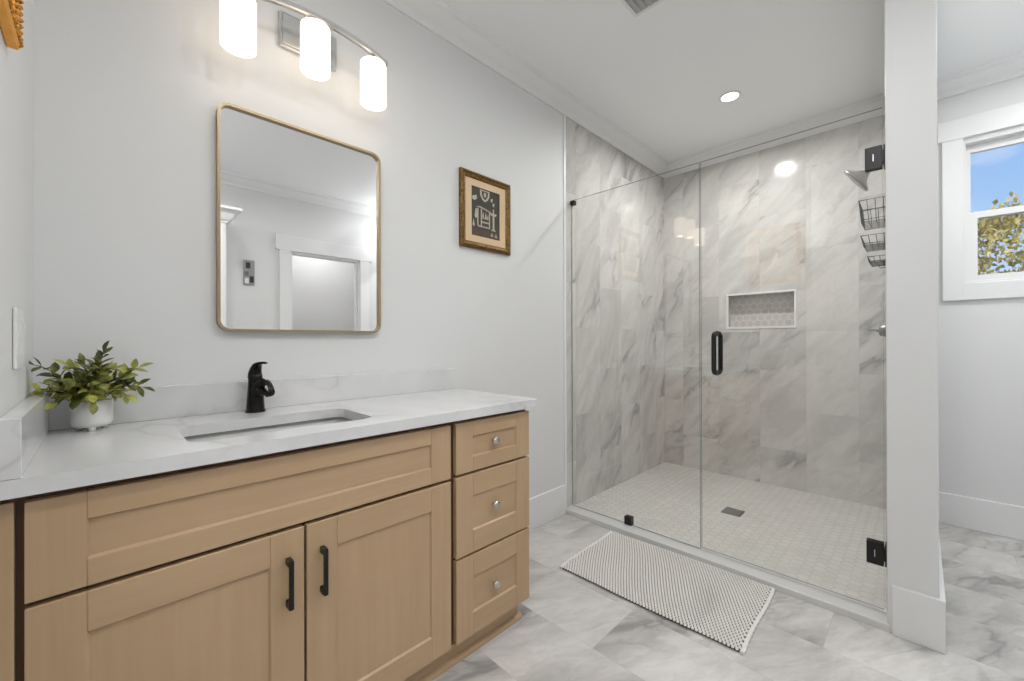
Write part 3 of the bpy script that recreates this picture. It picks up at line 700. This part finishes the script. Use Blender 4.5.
# ------------------------------------------------------------------ framed picture on the vanity wall
def picture():
    X0, X1, Z0, Z1 = 1.404, 1.757, 1.608, 2.003
    p = thing('framed_picture', 'small dark print with cream mount in a carved gilt frame beside the mirror', 'picture', (1.58, 0, 1.805))
    f = MB(); prof = [(0, 0.0), (0.0, 0.016), (0.006, 0.022), (0.013, 0.024), (0.020, 0.018), (0.027, 0.016), (0.034, 0.011), (0.034, 0.0)]
    bm = bmesh.new(); L = []
    def rc(i): return [(X0+i, Z0+i), (X1-i, Z0+i), (X1-i, Z1-i), (X0+i, Z1-i)]
    for i, d in prof: L.append([bm.verts.new((x, -0.001-d, z)) for x, z in rc(i)])
    for A, B in zip(L, L[1:] + L[:1]):
        for k in range(4): bm.faces.new((A[k], A[(k+1) % 4], B[(k+1) % 4], B[k]))
    f.join(bm)
    # carved beads along the outer ridge
    for a in range(34):
        for sx in (0, 1):
            z = Z0+0.012 + (Z1-Z0-0.024)*a/33; f.lathe([(0, -0.004), (0.004, 0), (0, 0.004)], (X0+0.012 if sx == 0 else X1-0.012, -0.0245, z), 6)
    for a in range(1, 30):
        for sz in (0, 1):
            x = X0+0.012 + (X1-X0-0.024)*a/30; f.lathe([(0, -0.004), (0.004, 0), (0, 0.004)], (x, -0.0245, Z0+0.012 if sz == 0 else Z1-0.012), 6)
    f.build('frame', M['frame_gilt'], p)
    xa, xb, za, zb = X0+0.034, X1-0.034, Z0+0.034, Z1-0.034
    m = MB(); mw = 0.042; mv = 0.035
    ring(m, [(xa, za), (xb, za), (xb, zb), (xa, zb)], [(xa+mw, za+mv), (xb-mw, za+mv), (xb-mw, zb-mv), (xa+mw, zb-mv)], XZ, -0.002, -0.010); m.build('mount', M['passepartout'], p)
    xa += mw; xb -= mw; za += mv; zb -= mv; W, Hh = xb-xa, zb-za
    a = MB(); a.mi = 0; a.box(xa, xb, -0.005, -0.002, za, zb)
    def R(u0, u1, v0, v1, mi, d=0.0062): a.mi = mi; a.box(xa+u0*W, xa+u1*W, -d, -0.005, za+v0*Hh, za+v1*Hh)
    def P(pts, mi, d=0.0062): a.mi = mi; a.prism([(xa+u*W, za+v*Hh) for u, v in pts], XZ, -d, -0.005)
    R(0.0, 1.0, 0.0, 0.16, 1, 0.0056)                                  # ground band
    P([(0.30, 0.98), (0.64, 0.98), (0.63, 0.86), (0.56, 0.78), (0.47, 0.74), (0.38, 0.78), (0.31, 0.86)], 2)        # shield
    P([(0.36, 0.955), (0.58, 0.955), (0.57, 0.87), (0.52, 0.81), (0.47, 0.785), (0.42, 0.81), (0.37, 0.87)], 0, 0.0068)
    P([(0.43, 0.93), (0.51, 0.93), (0.51, 0.86), (0.47, 0.83), (0.43, 0.86)], 2, 0.0074)
    P([(0.04, 0.80), (0.18, 0.84), (0.20, 0.77), (0.12, 0.72), (0.04, 0.74)], 2)
    P([(0.68, 0.84), (0.76, 0.86), (0.74, 0.79), (0.69, 0.78)], 2); P([(0.76, 0.77), (0.82, 0.76), (0.80, 0.69), (0.75, 0.71)], 2)
    P([(0.16, 0.60), (0.30, 0.635), (0.66, 0.575), (0.72, 0.55), (0.66, 0.545), (0.30, 0.60)], 3)                   # table top
    for u in (0.21, 0.33, 0.62): R(u, u+0.035, 0.22, 0.58, 2)
    R(0.24, 0.66, 0.20, 0.235, 3); R(0.36, 0.62, 0.30, 0.33, 2); R(0.36, 0.60, 0.385, 0.41, 3)
    P([(0.38, 0.42), (0.41, 0.54), (0.44, 0.42)], 2); P([(0.47, 0.41), (0.505, 0.53), (0.54, 0.41)], 2); P([(0.55, 0.41), (0.58, 0.50), (0.60, 0.41)], 2)
    P([(0.12, 0.40), (0.15, 0.56), (0.19, 0.56), (0.21, 0.40), (0.165, 0.36)], 2); P([(0.05, 0.22), (0.08, 0.34), (0.12, 0.22), (0.085, 0.18)], 2)   # vases
    R(0.75, 0.81, 0.20, 0.52, 2); P([(0.70, 0.18), (0.86, 0.18), (0.83, 0.22), (0.73, 0.22)], 2); P([(0.69, 0.50), (0.87, 0.50), (0.90, 0.55), (0.66, 0.55)], 2); R(0.76, 0.80, 0.55, 0.64, 2)   # candlestick
    P([(0.66, 0.06), (0.72, 0.13), (0.78, 0.06)], 3); P([(0.82, 0.05), (0.87, 0.13), (0.92, 0.05)], 3)
    a.build('print', [M['print_dark'], M['print_brown'], M['print_pale'], M['print_rose']], p)
picture()

def gold_frame():
    p = thing('gold_picture_frame', 'ornate bright gold picture frame high on the switch wall', 'picture', (0, -0.66, 1.95))
    Y0, Y1, Z0, Z1 = -0.875, -0.445, 1.677, 2.22
    f = MB(); bm = bmesh.new(); L = []
    prof = [(0, 0.0), (0.0, 0.013), (0.004, 0.017), (0.018, 0.014), (0.03, 0.012), (0.042, 0.006), (0.042, 0.0)]
    for i, d in prof: L.append([bm.verts.new((0.001+d, y, z)) for y, z in ((Y0+i, Z0+i), (Y1-i, Z0+i), (Y1-i, Z1-i), (Y0+i, Z1-i))])
    for A, B in zip(L, L[1:] + L[:1]):
        for k in range(4): bm.faces.new((A[k], A[(k+1) % 4], B[(k+1) % 4], B[k]))
    f.join(bm); fo = f.build('frame', M['gold'], p); f = MB()
    rnd = random.Random(3)
    for k in range(46):
        z = Z0+0.006 + (Z1-Z0-0.012)*k/45
        for y in (Y0+0.010, Y1-0.010): f.lathe([(0, -0.005), (0.0035, -0.003), (0.0045+0.0015*rnd.random(), 0), (0.0035, 0.003), (0, 0.005)], (0.0175, y, z), 7)
        for y in (Y0+0.026, Y1-0.026): f.lathe([(0, -0.005), (0.0035, -0.003), (0.0045+0.0015*rnd.random(), 0), (0.0035, 0.003), (0, 0.005)], (0.0145, y, z+0.004), 7)
    for k in range(36):
        y = Y0+0.014 + (Y1-Y0-0.028)*k/35
        for z in (Z0+0.010, Z1-0.010): f.lathe([(0, -0.005), (0.0035, -0.003), (0.0045+0.0015*rnd.random(), 0), (0.0035, 0.003), (0, 0.005)], (0.0175, y, z), 7)
    f.build('carving', M['gold_carved'], fo)
    MB().box(0.001, 0.004, Y0+0.042, Y1-0.042, Z0+0.042, Z1-0.042).build('print', M['passepartout'], p)
gold_frame()

def switch_plate():
    p = thing('light_switch', 'white double rocker light switch plate on the wall above the side splash', 'light switch', (0, -0.318, 1.13))
    MB().box(0.0005, 0.0065, -0.374, -0.262, 1.070, 1.194, 0.0022).build('cover_plate', M['plastic'], p)
    for y in (-0.341, -0.295):
        b = MB(); b.prism([(1.100, 0.006), (1.100, 0.0085), (1.132, 0.0075), (1.164, 0.0105), (1.164, 0.006)], lambda z, x, d: (x, d, z), y-0.0165, y+0.0165); b.build('rocker', M['plastic'], p)
switch_plate()

# ------------------------------------------------------------------ shower glass
GX = 2.350; GT = 0.010; GZ0, GZ1 = 0.030, 2.062; SEAM = -0.8345
def glass_sheet(name, y0, y1, z0, z1, label, cat):
    b = MB(); b.box(GX-GT/2, GX+GT/2, y0, y1, z0, z1)
    for f in b.bm.faces:
        n = f.normal; f.normal_update()
        if abs(f.normal.x) < 0.5: f.material_index = 1
    return b
def shower_glass():
    p = thing('fixed_glass_panel', 'clear fixed glass shower panel standing on the curb beside the vanity wall', 'glass panel', (GX, -0.42, 0.03))
    glass_sheet('', SEAM+0.0035, -0.003, GZ0, GZ1, '', '').build('glass_sheet', [M['glass'], M['glass_edge']], p)
    def clip(y0, y1, z0, z1): return MB().box(GX-0.017, GX+0.017, y0, y1, z0, z1, 0.003)
    clip(-0.030, -0.002, 2.030, 2.058).build('glass_clip', M['black'], p, label='small black clip')
    clip(-0.440, -0.395, 0.0285, 0.078).build('glass_clip', M['black'], p, label='small black clip')
    d = thing('glass_shower_door', 'clear hinged glass shower door with black handle', 'shower door', (GX, -1.2, 0.04))
    glass_sheet('', YC0+0.012, SEAM-0.0035, GZ0+0.010, GZ1, '', '').build('glass_sheet', [M['glass'], M['glass_edge']], d)
    for s in (-1, 1):
        h = MB(); y = -0.917; zc = 1.060; hl = 0.100; r = 0.0118
        pts = [(GX+s*0.005, y, zc+hl), (GX+s*0.028, y, zc+hl)]
        for k in range(1, 7): a = PI/2*k/6; pts.append((GX+s*(0.028+0.020*math.sin(a)), y, zc+hl-0.020*(1-math.cos(a))))
        for k in range(6, 0, -1): a = PI/2*k/6; pts.append((GX+s*(0.028+0.020*math.sin(a)), y, zc-hl+0.020*(1-math.cos(a))))
        pts += [(GX+s*0.028, y, zc-hl), (GX+s*0.005, y, zc-hl)]
        h.tube(pts, r, 12)
        if s < 0:
            for q in (-1, 1): h.lathe([(0, 0), (0.014, 0), (0.014, 0.004), (0, 0.004)], (GX-0.005, y, zc+q*hl), 16, m=Matrix.Rotation(-PI/2, 4, 'Y'))
        h.build('handle', M['black'], d, label='black D shaped pull handle')
    for zc in (1.863, 0.262):
        h = MB(); z0, z1 = zc-0.046, zc+0.046
        for s in (-1, 1):
            xa, xb = (GX-0.015, GX-0.0052) if s < 0 else (GX+0.0052, GX+0.015)
            h.box(xa, xb, -1.547, -1.494, z0, z1, 0.002)
        h.box(GX-0.013, GX+0.017, -1.5550, -1.530, zc-0.026, zc+0.026, 0.003)
        h.box(GX-0.014, GX+0.024, -1.5552, -1.5505, z0, z1, 0.002)
        hh = h.build('hinge', M['black'], d, label='square black wall hinge')
        MB().box(GX-0.0165, GX-0.0150, -1.521, -1.5185, zc-0.014, zc+0.014).build('slot', M['chrome'], hh)
shower_glass()

# ------------------------------------------------------------------ shower fittings
def shower_fittings():
    Y = YC0
    h = thing('shower_sprayer', 'flared nickel shower head high on the shower wall', 'shower head', (3.06, Y, 2.06))
    fl = MB(); fl.lathe([(0, 0.0005), (0.030, 0.0005), (0.028, 0.008), (0.012, 0.016), (0, 0.016)], (3.06, Y, 2.10), 24, m=Matrix.Rotation(-PI/2, 4, 'X')); fl.build('flange', M['chrome'], h)
    ap = Vector((3.06, -1.457, 2.043))
    MB().tube([(3.06, Y+0.01, 2.10), (3.06, Y+0.045, 2.102), (3.06, Y+0.075, 2.085), tuple(ap)], 0.010, 12).build('arm', M['chrome'], h)
    nrm = Vector((0, 0.80, -0.60))
    q = Vector((0, 0, 1)).rotation_difference(nrm).to_matrix().to_4x4()
    b = MB(); b.lathe([(0, -0.006), (0.013, -0.006), (0.016, 0.004), (0.020, 0.014), (0.036, 0.034), (0.062, 0.052), (0.080, 0.060), (0.083, 0.066), (0.081, 0.071), (0.0, 0.071)], tuple(ap), 32, m=q); b.build('spray_head', M['head'], h)
    b = MB()
    for r, n in ((0.02, 8), (0.042, 16), (0.064, 24)):
        for k in range(n):
            a = 2*PI*k/n; v = q.to_3x3() @ Vector((r*math.cos(a), r*math.sin(a), 0.071)); b.lathe([(0.0022, 0), (0.0016, 0.0025), (0, 0.0025)], tuple(ap+v), 6, m=q)
    b.build('nozzles', M['grille'], h)
    v = thing('shower_valve', 'nickel shower valve with a pointed lever on the shower wall', 'shower valve', (3.06, Y, 1.18))
    b = MB(); b.lathe([(0, 0.0005), (0.085, 0.0005), (0.083, 0.006), (0.06, 0.010), (0, 0.010)], (3.06, Y, 1.175), 32, m=Matrix.Rotation(-PI/2, 4, 'X')); b.build('escutcheon', M['chrome'], v)
    b = MB(); b.lathe([(0, 0.009), (0.034, 0.009), (0.032, 0.020), (0.034, 0.024), (0.034, 0.040), (0.030, 0.046), (0.030, 0.056), (0.022, 0.062), (0, 0.064)], (3.06, Y, 1.175), 24, m=Matrix.Rotation(-PI/2, 4, 'X')); b.build('hub', M['head'], v)
    b = MB(); b.tube([(3.06, Y+0.05, 1.175), (3.06, Y+0.070, 1.177), (3.06, Y+0.090, 1.180), (3.06, Y+0.104, 1.181)], [0.016, 0.0075, 0.0045, 0.005], 12); b.build('lever', M['head'], v)
    # hanging wire caddy
    c = thing('shower_caddy', 'black wire shower caddy with three baskets hanging under the shower head', 'shower caddy', (3.06, Y, 1.7))
    r = 0.0023
    fr = MB()
    for x in (3.015, 3.045): fr.tube([(x, Y+0.006, 1.515), (x, Y+0.006, 2.06), (x, Y+0.010, 2.10)], r, 6)
    fr.tube([(3.015, Y+0.010, 2.10), (3.035, Y+0.012, 2.118), (3.06, Y+0.014, 2.122), (3.085, Y+0.012, 2.118), (3.105, Y+0.010, 2.10)], r, 6)
    fr.tube([(3.015, Y+0.006, 1.515), (3.015, Y+0.060, 1.515), (3.105, Y+0.060, 1.515), (3.105, Y+0.006, 1.515)], r, 6)
    fr.build('hanger_frame', M['black'], c)
    def basket(x0, x1, yt, z0, z1, taper, mid=None, nx=9, ny=4):
        b = MB(); ya = Y+0.006
        def loop(z, g, rad): b.tube([(x0+g, ya, z), (x1-g, ya, z), (x1-g, yt-g, z), (x0+g, yt-g, z)], rad, 6, closed=True)
        loop(z1, 0, r*1.25); loop(z0, taper, r)
        if mid: loop(mid, taper*(z1-mid)/(z1-z0), r*1.1)
        for k in range(nx+1):
            x = x0 + (x1-x0)*k/nx; xg = x0+taper + (x1-x0-2*taper)*k/nx
            b.tube([(x, yt, z1), (xg, yt-taper, z0), (xg, ya, z0)], r*0.7, 5)
        for k in range(ny+1):
            y = ya + (yt-ya)*k/ny; yg = ya + (yt-taper-ya)*k/ny
            b.tube([(x0, y, z1), (x0+taper, yg, z0), (x1-taper, yg, z0), (x1, y, z1)], r*0.7, 5)
        return b
    basket(2.945, 3.175, -1.425, 1.745, 1.857, 0.010, 1.806).build('basket', M['black'], c)
    basket(2.945, 3.175, -1.4325, 1.622, 1.671, 0.010).build('basket', M['black'], c)
    basket(2.945, 3.175, -1.460, 1.535, 1.558, 0.004).build('basket', M['black'], c)
    d = thing('shower_drain', 'square dark metal drain in the hexagon tile shower floor', 'drain', (3.0, -0.79, 0.018))
    b = MB(); ring(b, rrect(2.945, 3.062, -0.850, -0.738, 0.004, 2), rrect(2.952, 3.055, -0.843, -0.745, 0.003, 2), XY, 0.0182, 0.0205); b.build('frame', M['steel'], d)
    b = MB()
    for k in range(8): b.box(2.953, 3.054, -0.842+0.0122*k, -0.842+0.0122*k+0.0085, 0.0182, 0.0198)
    b.build('grate', plain('drain_grate', (84, 81, 76), 0.45, 0.7), d)
shower_fittings()

# ------------------------------------------------------------------ bath mat
def bath_mat():
    m = thing('bath_mat', 'cream and charcoal woven cotton bath mat on the floor before the shower', 'bath mat', (1.985, -0.78, 0))
    P = [Vector((1.722, -0.385)), Vector((2.235, -0.362)), Vector((2.262, -1.188)), Vector((1.738, -1.206))]   # near-left, far-left, far-right, near-right
    def uv(u, v):  # u across (0 near vanity, 1 near curb), v along
        a = P[0]*(1-u)+P[1]*u; b = P[3]*(1-u)+P[2]*u; q = a*(1-v)+b*v
        q = q + Vector((0.006*math.sin(v*7.0+1)*(0.5-u), 0.004*math.sin(u*6)))
        return q
    zt = 0.009
    b = MB(); bm = bmesh.new(); nu, nv = 14, 22
    G = [[[bm.verts.new((*uv(0.012+0.976*i/nu, 0.014+0.972*j/nv), z)) for j in range(nv+1)] for i in range(nu+1)] for z in (0.0008, zt)]
    for i in range(nu):
        for j in range(nv):
            for g in G: bm.faces.new((g[i][j], g[i+1][j], g[i+1][j+1], g[i][j+1]))
    for i in range(nu):
        for j in (0, nv): bm.faces.new((G[0][i][j], G[0][i+1][j], G[1][i+1][j], G[1][i][j]))
    for j in range(nv):
        for i in (0, nu): bm.faces.new((G[0][i][j], G[0][i][j+1], G[1][i][j+1], G[1][i][j]))
    b.join(bm); b.build('backing', M['mat_dark'], m)
    k = MB(); rows, cols = 38, 56; bm = bmesh.new()
    hx = 0.0067; hy = 0.0059
    for i in range(rows):
        for j in range(cols):
            u = (i+0.5)/rows; v = 0.018 + 0.964*(j+0.5+(0.25 if i % 2 else -0.25))/cols
            c = uv(u, v); rings = []
            dx = (uv(min(1, u+0.01), v)-c).normalized(); dy = Vector((-dx.y, dx.x))
            # a slanted oval knot
            for sc, z in ((1.0, zt-0.001), (0.92, zt+0.0035), (0.55, zt+0.0062)):
                rings.append([])
                for q in range(7):
                    a = 2*PI*q/7; p = c + dx*hx*sc*1.06*math.cos(a) + dy*hy*sc*math.sin(a)
                    rings[-1].append(bm.verts.new((p.x, p.y, z)))
            top = bm.verts.new((c.x, c.y, zt+0.007))
            for A, B in zip(rings, rings[1:]):
                for q in range(7): f = bm.faces.new((A[q], A[(q+1) % 7], B[(q+1) % 7], B[q])); f.smooth = True
            for q in range(7): f = bm.faces.new((rings[-1][q], rings[-1][(q+1) % 7], top)); f.smooth = True
    k.join(bm); k.build('woven_top', M['mat_cotton'], m)
    for v0, v1 in ((0.0, 0.019), (0.981, 1.0)):
        b = MB(); bm = bmesh.new(); R = []
        for i in range(41):
            u = i/40; w_ = 0.0022*math.sin(i*2.4)
            R.append([bm.verts.new((*(uv(u, v)+Vector((0, w_))), z)) for v, z in ((v0, 0.001), (v0, 0.007), (v0*0.8+v1*0.2, zt+0.003), (v0*0.3+v1*0.7, zt+0.0035), (v1, zt+0.001), (v1, 0.001))])
        for A, B in zip(R, R[1:]):
            for q in range(6): f = bm.faces.new((A[q], B[q], B[(q+1) % 6], A[(q+1) % 6])); f.smooth = True
        bm.faces.new(R[0]); bm.faces.new(R[-1])
        b.join(bm); b.build('hem', M['mat_cotton'], m)
bath_mat()

# ------------------------------------------------------------------ ceiling fittings
def downlight(x, y, label, watts, name='recessed_downlight', spread=170):
    d = thing(name, label, 'downlight', (x, y, H), 'recessed ceiling downlights')
    b = MB(); b.lathe([(0.050, 0.0), (0.064, -0.0005), (0.066, -0.003), (0.062, -0.006), (0.050, -0.004), (0.050, 0.0)], (x, y, H-0.0003), 36); b.build('trim_ring', M['trim'], d)
    b = MB(); b.lathe([(0, -0.003), (0.050, -0.003), (0.050, -0.001), (0, -0.001)], (x, y, H), 36); b.build('lens', M['lens'], d)
    lamp('downlight_lamp', 'AREA', (x, y, H-0.008), watts, (1, 0.995, 0.985), shape='DISK', size=0.10, spread=math.radians(spread))
downlight(2.993, -0.787, 'round lit recessed downlight in the ceiling over the shower', SHOWER_W, spread=165)
downlight(1.22, -1.57, 'added unseen downlight giving top-down fill before the drawers', FILL_DOWNLIGHT_W)  # added out of view for more light from above, as is the vanity one
downlight(2.95, -2.35, 'added unseen downlight brightening the alcove floor near the window', 11.0)  # added out of view to lift the alcove floor and walls
downlight(0.62, -1.57, 'added unseen downlight giving top-down fill before the vanity', FILL_DOWNLIGHT_W)
def globe_fill(x, y, label, mat, r=0.15):  # added fixture, never in view, for even fill light
    g = thing('added_globe_fill', label, 'fill light', (x, y, H), 'added opal globe fills')
    b = MB(); b.lathe([(0, -0.0005), (0.065, -0.0005), (0.065, -0.012), (0.045, -0.024), (0.012, -0.028), (0.012, -0.16), (0.04, -0.165), (0.04, -0.20), (0, -0.20)], (x, y, H), 28); b.build('canopy', M['chrome'], g)
    b = MB(); n = 14; b.lathe([(r*math.sin(PI*k/n), -0.185-r+r*math.cos(PI*k/n)) for k in range(n+1)], (x, y, H), 28); b.build('globe', mat, g)
globe_fill(-0.36, -1.76, 'added opal globe, out of view, filling the room with even light', M['globe'])
globe_fill(2.55, -2.72, 'added dim opal globe, out of view, brightening the window alcove', M['globe_dim'])
downlight(2.05, -3.45, 'recessed downlight in the hallway ceiling beyond the doorway', 7.0)
def vent():
    v = thing('ceiling_vent', 'grey louvred air vent with white rim in the ceiling', 'vent', (1.95, -0.80, H))
    X0, X1, Y0, Y1 = 1.80, 1.958, -0.98, -0.676
    b = MB(); ring(b, rrect(X0, X1, Y0, Y1, 0.004, 2), rrect(X0+0.016, X1-0.016, Y0+0.016, Y1-0.016, 0.003, 2), XY, H-0.0003, H-0.007); b.build('rim', M['trim'], v)
    b = MB(); b.box(X0+0.016, X1-0.016, Y0+0.016, Y1-0.016, H-0.002, H-0.0003)
    for k in range(9): y = Y0+0.022+0.030*k; b.box(X0+0.016, X1-0.016, y, y+0.018, H-0.0065, H-0.002)
    b.build('grille', M['grille'], v)
vent()

# ------------------------------------------------------------------ what only the mirror shows
def tall_cabinet():
    c = thing('linen_cabinet', 'tall white linen cabinet with a stepped cornice, seen at the mirror edge', 'cabinet', (0.45, -2.74, 0))
    MB().box(0.10, 0.868, -2.998, -2.50, 0.0, 2.12, 0.003).build('body', M['trim'], c)
    b = MB(); CPx = [(0, 2.12), (0.008, 2.12), (0.012, 2.135), (0.026, 2.145), (0.038, 2.165), (0.052, 2.195), (0.080, 2.215), (0.096, 2.222), (0.096, 2.243)]
    bm = bmesh.new(); L = [[bm.verts.new(q) for q in ((0.10-a, -2.998, z), (0.10-a, -2.50+a, z), (0.868+a, -2.50+a, z), (0.868+a, -2.998, z))] for a, z in CPx]
    for A, B in zip(L, L[1:]):
        for k in range(4): bm.faces.new((A[k], A[(k+1) % 4], B[(k+1) % 4], B[k]))
    bm.faces.new(L[0]); bm.faces.new(L[-1])
    b.join(bm); b.build('cornice', M['trim'], c)
    for x0, x1 in ((0.115, 0.480), (0.488, 0.853)):
        b = MB(); b.box(x0, x1, -2.50, -2.482, 0.10, 2.10, 0.002); d = b.build('door', M['trim'], c)
        hx = x1-0.03 if x0 < 0.3 else x0+0.03
        MB().box(hx-0.005, hx+0.005, -2.482, -2.455, 1.0, 1.14, 0.003).build('handle', M['black'], d)
tall_cabinet()
def wall_panel():
    p = thing('wall_control_panel', 'small grey control panel with dark displays, seen in the mirror', 'control panel', (1.14, YO, 1.795))
    MB().box(1.093, 1.187, YO+0.0005, YO+0.014, 1.675, 1.915, 0.003).build('plate', M['panel_grey'], p)
    MB().box(1.112, 1.150, YO+0.014, YO+0.017, 1.835, 1.893, 0.001).build('display', M['dark_screen'], p)
    MB().box(1.145, 1.178, YO+0.014, YO+0.017, 1.700, 1.762, 0.001).build('display', M['dark_screen'], p)
    MB().box(1.100, 1.135, YO+0.014, YO+0.016, 1.762, 1.806, 0.001).build('keypad', plain('mid_grey', (104, 104, 106), 0.5), p)
    MB().box(1.102, 1.136, YO+0.014, YO+0.016, 1.690, 1.742, 0.001).build('button', M['plastic'], p)
wall_panel()

# ------------------------------------------------------------------ outdoors
g = MB().box(3.95, 40, -30, 25, -0.6, -0.5)
struct('ground', g, M['lawn'], 'lawn outside the window', 'ground')
def tree(x, y, label, cz, rad, n, mat, seed, hgt=None, name='tree', lw=0.1, trunk=True):
    t = thing(name, label, 'tree', (x, y, -0.5)); rnd = random.Random(seed)
    if trunk:
        b = MB(); b.tube([(x, y, -0.52), (x+0.03, y, 0.6), (x-0.04, y+0.05, cz)], [0.16, 0.12, 0.06], 10)
        for k in range(12):
            a = rnd.uniform(0, 2*PI); e = Vector((math.cos(a), math.sin(a), rnd.uniform(0.1, 0.9)))*rad[0]*0.85
            s = Vector((x, y, rnd.uniform(0.8, cz))); b.tube([tuple(s), tuple(s+e*0.5+Vector((0, 0, 0.1))), tuple(Vector((x, y, cz))+e)], [0.05, 0.03, 0.012], 6)
        b.build('trunk', M['bark'], t)
    bm = bmesh.new()
    clumps = []
    for k in range(70):
        v = Vector((rnd.gauss(0, 1), rnd.gauss(0, 1), rnd.gauss(0, 1))).normalized()*(rnd.random()**0.4)
        clumps.append((Vector((x+v.x*rad[0], y+v.y*rad[1], cz+v.z*rad[2])), rnd.uniform(0.12, 0.26)*max(rad)*0.7))
    for k in range(n):
        c, rr = rnd.choice(clumps)
        p = c + Vector((rnd.gauss(0, .5), rnd.gauss(0, .5), rnd.gauss(0, .36)))*rr
        if p.z < -0.45: continue
        q = Euler((rnd.uniform(0, 6), rnd.uniform(0, 6), rnd.uniform(0, 6))).to_matrix(); L = lw*rnd.uniform(0.7, 1.4); W = L*0.5
        vs = [bm.verts.new(p + q @ Vector(a)) for a in ((-L/2, 0, 0), (0, -W/2, 0.01), (L/2, 0, 0), (0, W/2, 0.01))]
        bm.faces.new(vs)
    MB().join(bm).build('crown', mat, t)
tree(10.5, -4.1, 'golden green autumn tree outside behind the lower window sash', 2.35, (1.5, 3.2, 1.55), 17000, M['foliage'], 5, lw=0.10)
tree(8.6, -3.4, 'dark evergreen shrub low outside the window', 0.62, (0.7, 1.6, 1.0), 5000, M['dark_foliage'], 9, name='shrub', lw=0.1, trunk=False)
